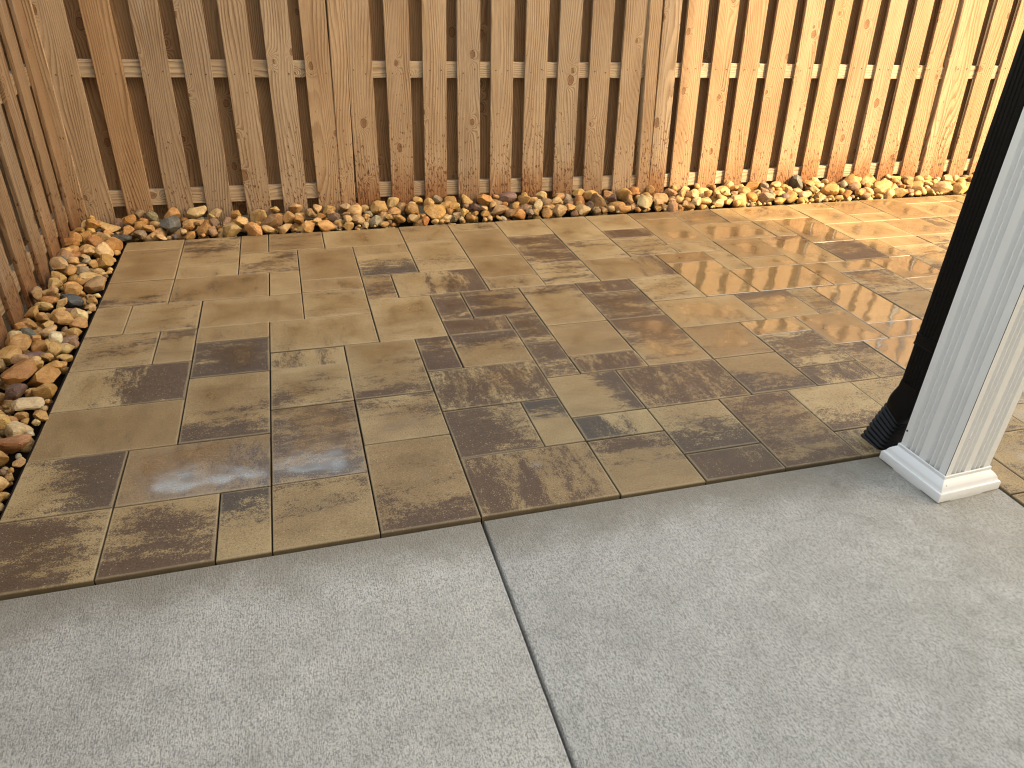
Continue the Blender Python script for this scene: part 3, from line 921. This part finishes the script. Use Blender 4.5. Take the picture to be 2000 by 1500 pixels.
# moulded base: square rings with an ogee between plinth and shaft
bp = [(.127, .004), (.1275, .008), (.1275, .031), (.1255, .0345), (.121, .036), (.1185, .0395), (.117, .046), (.113, .053), (.107, .060), (.101, .0655), (.0985, .068), (.0985, .078), (.0965, .0795), (.0936, .0795)]
bm = bmesh.new()
rings = []
for hw, z in bp:
    rings.append([bm.verts.new((sx * hw, sy * hw, z)) for sx, sy in ((-1, -1), (1, -1), (1, 1), (-1, 1))])
for a, b in zip(rings[:-1], rings[1:]):
    for i in range(4):
        j = (i + 1) % 4
        bm.faces.new([a[i], a[j], b[j], b[i]])
bm.faces.new(rings[0][::-1])
bm_obj('base_moulding', bm, M_VINYL, column, 30)
bm = bmesh.new()
add_box(bm, -.1268, .1268, -.055, .062, .0003, .0045)
add_box(bm, -.075, .06, -.1268, -.0552, .0003, .0046)
bm_obj('base_pad', bm, M_VINYL, column)
for ox, oy in ((-1, .62),):
    bm = bmesh.new()
    bmesh.ops.create_uvsphere(bm, u_segments=8, v_segments=5, radius=.0035)
    o = bm_obj('screw', bm, M_NAIL, column); o.location = (-h - .001, h * .93, .135)

# ------------------------------------------------------------------ downspout behind the column
PX, PY = 2.098, -.296
ds = empty('downspout', (PX, PY, 0))
tag(ds, 'black rectangular downspout behind the white column with a ribbed adapter at its foot', 'downspout')
def rrect(w, d, r, n=3):
    pts = []
    for cx, cy, a0 in ((w / 2 - r, d / 2 - r, 0), (-w / 2 + r, d / 2 - r, 90), (-w / 2 + r, -d / 2 + r, 180), (w / 2 - r, -d / 2 + r, 270)):
        for k in range(n + 1):
            a = math.radians(a0 + 90 * k / n)
            pts.append((cx + r * math.cos(a), cy + r * math.sin(a)))
    return pts
def loft(sections, name, mat, parent, caps=True, ang=40):
    """sections: (centre xyz, w, d, r, pitch about x)"""
    bm = bmesh.new(); prev = None
    for (cx, cy, cz), w, d, r, pit in sections:
        cur = []
        for x, y in rrect(w, d, r):
            v = Vector((x, y, 0)); v.rotate(Matrix.Rotation(pit, 3, 'X'))
            cur.append(bm.verts.new((cx + v.x, cy + v.y, cz + v.z)))
        if prev:
            n_ = len(cur)
            for i in range(n_):
                j = (i + 1) % n_
                bm.faces.new([prev[i], prev[j], cur[j], cur[i]])
        elif caps:
            bm.faces.new(cur[::-1])
        prev = cur
    if caps:
        bm.faces.new(prev)
    bmesh.ops.recalc_face_normals(bm, faces=bm.faces)
    return bm_obj(name, bm, mat, parent, ang)
W, D = .076, .086
# pipe with shallow ribs
bm = bmesh.new(); secs = []
pts = []
base = rrect(W, D, .010)
def ribbed():
    out = []
    for i, (x, y) in enumerate(base):
        out.append((x, y))
        nx, ny = base[(i + 1) % len(base)]
        L = math.hypot(nx - x, ny - y)
        if L > .03:
            tx, ty = (nx - x) / L, (ny - y) / L
            inx, iny = -ty, tx
            for k in range(4):
                a = L * (.14 + .2 * k)
                for da, dep in ((0, 0), (.002, .0022), (.006, .0022), (.008, 0)):
                    out.append((x + tx * (a + da) + inx * dep, y + ty * (a + da) + iny * dep))
    return out
rb = ribbed()
lo = [bm.verts.new((x, y, .215)) for x, y in rb]; hi = [bm.verts.new((x, y, 2.85)) for x, y in rb]
for i in range(len(rb)):
    j = (i + 1) % len(rb)
    bm.faces.new([lo[i], lo[j], hi[j], hi[i]])
bm_obj('pipe', bm, M_PIPE, ds, 25)
# strap round the pipe: thin raised lips
loft([((0, 0, .398), W + .002, D + .002, .011, 0), ((0, 0, .399), W + .007, D + .007, .012, 0), ((0, 0, .404), W + .007, D + .007, .012, 0), ((0, 0, .405), W + .004, D + .004, .011, 0),
      ((0, 0, .432), W + .004, D + .004, .011, 0), ((0, 0, .433), W + .007, D + .007, .012, 0), ((0, 0, .438), W + .007, D + .007, .012, 0), ((0, 0, .439), W + .002, D + .002, .011, 0)], 'strap', M_PIPE, ds, True, 25)
# elbow leaning away from the column
R_ = math.radians
loft([((0, 0, .262), W + .004, D + .004, .012, 0), ((0, .001, .232), W + .006, D + .006, .013, R_(6)), ((-.002, .004, .205), W + .016, D + .014, .016, R_(14)), ((-.004, .010, .178), W + .024, D + .018, .02, R_(22)),
      ((-.004, .018, .155), W + .022, D + .014, .02, R_(26)), ((-.003, .026, .135), W + .010, D + .006, .016, R_(26)), ((-.002, .030, .123), W + .004, D + .002, .014, R_(24))], 'elbow', M_PIPE, ds, True, 35)
# corrugated adapter going to the ground
secs = []
N = 9
for k in range(N * 4 + 1):
    t_ = k / (N * 4)
    bulge = (.0, .0055, .0065, .0015)[k % 4]
    z = .140 - .152 * t_
    secs.append(((-.002 - .008 * t_, .026 + .030 * t_, z), W + .006 + .030 * t_ + bulge * 2, D - .004 + .014 * t_ + bulge * 2, .018, R_(22 * (1 - t_) + 2)))
loft(secs, 'corrugated_adapter', M_FLEX, ds, True, 50)

# ------------------------------------------------------------------ dry grass at the foot of the fence
gb = bmesh.new()
gr = random.Random(3)
for _ in range(26):
    x = gr.choice((gr.uniform(-.9, .7), gr.uniform(1.0, 2.4), gr.uniform(4.5, 5.3))); y = FY + .03 + gr.uniform(-.03, .03)
    hgt = gr.uniform(.05, .16); dx, dy = gr.uniform(-.09, .09), gr.uniform(-.09, .0)
    pr = None
    for k in range(5):
        t_ = k / 4
        c = Vector((x + dx * t_ * t_, y + dy * t_, .0 + hgt * t_ - .03 * t_ * t_))
        w_ = .0012 * (1 - t_ * .8)
        cur = [gb.verts.new(c + Vector((-w_, 0, 0))), gb.verts.new(c + Vector((w_, 0, 0)))]
        if pr:
            gb.faces.new([pr[0], pr[1], cur[1], cur[0]])
        pr = cur
dg = bm_obj('dry_grass', gb, plain_material('dry_grass', (.42, .33, .19), .8))
tag(dg, 'a few dry grass stalks at the foot of the back fence', 'grass', None, 'stuff')

# ------------------------------------------------------------------ hedge beyond the left fence (shows through its gaps)
hedge = empty('hedge', (-1.75, 1.6, -0.1))
tag(hedge, 'dark green hedge growing beyond the left fence, glimpsed through its gaps', 'hedge')
hb = bmesh.new()
hr = random.Random(9)
for _ in range(4200):
    x = hr.gauss(-1.0 + .0, .0); x = hr.uniform(-.42, .45); y = hr.uniform(-2.4, 2.6); z = .25 + hr.random() ** .8 * 1.6
    s = hr.uniform(.018, .042)
    d = Vector((hr.gauss(0, 1), hr.gauss(0, 1), hr.gauss(0, 1))).normalized()
    e = d.orthogonal().normalized(); f_ = d.cross(e)
    c = Vector((x, y, z))
    hb.faces.new([hb.verts.new(c - e * s), hb.verts.new(c + f_ * s * .45), hb.verts.new(c + e * s), hb.verts.new(c - f_ * s * .45)])
fo = bm_obj('foliage', hb, M_LEAF, hedge); fo['kind'] = 'stuff'
for k in range(6):
    bm = bmesh.new()
    bmesh.ops.create_cone(bm, cap_ends=True, segments=8, radius1=.028, radius2=.012, depth=1.4, matrix=Matrix.Translation((0, -2.0 + k * .82, .7)))
    bm_obj('stem', bm, M_STEM, hedge, 60)
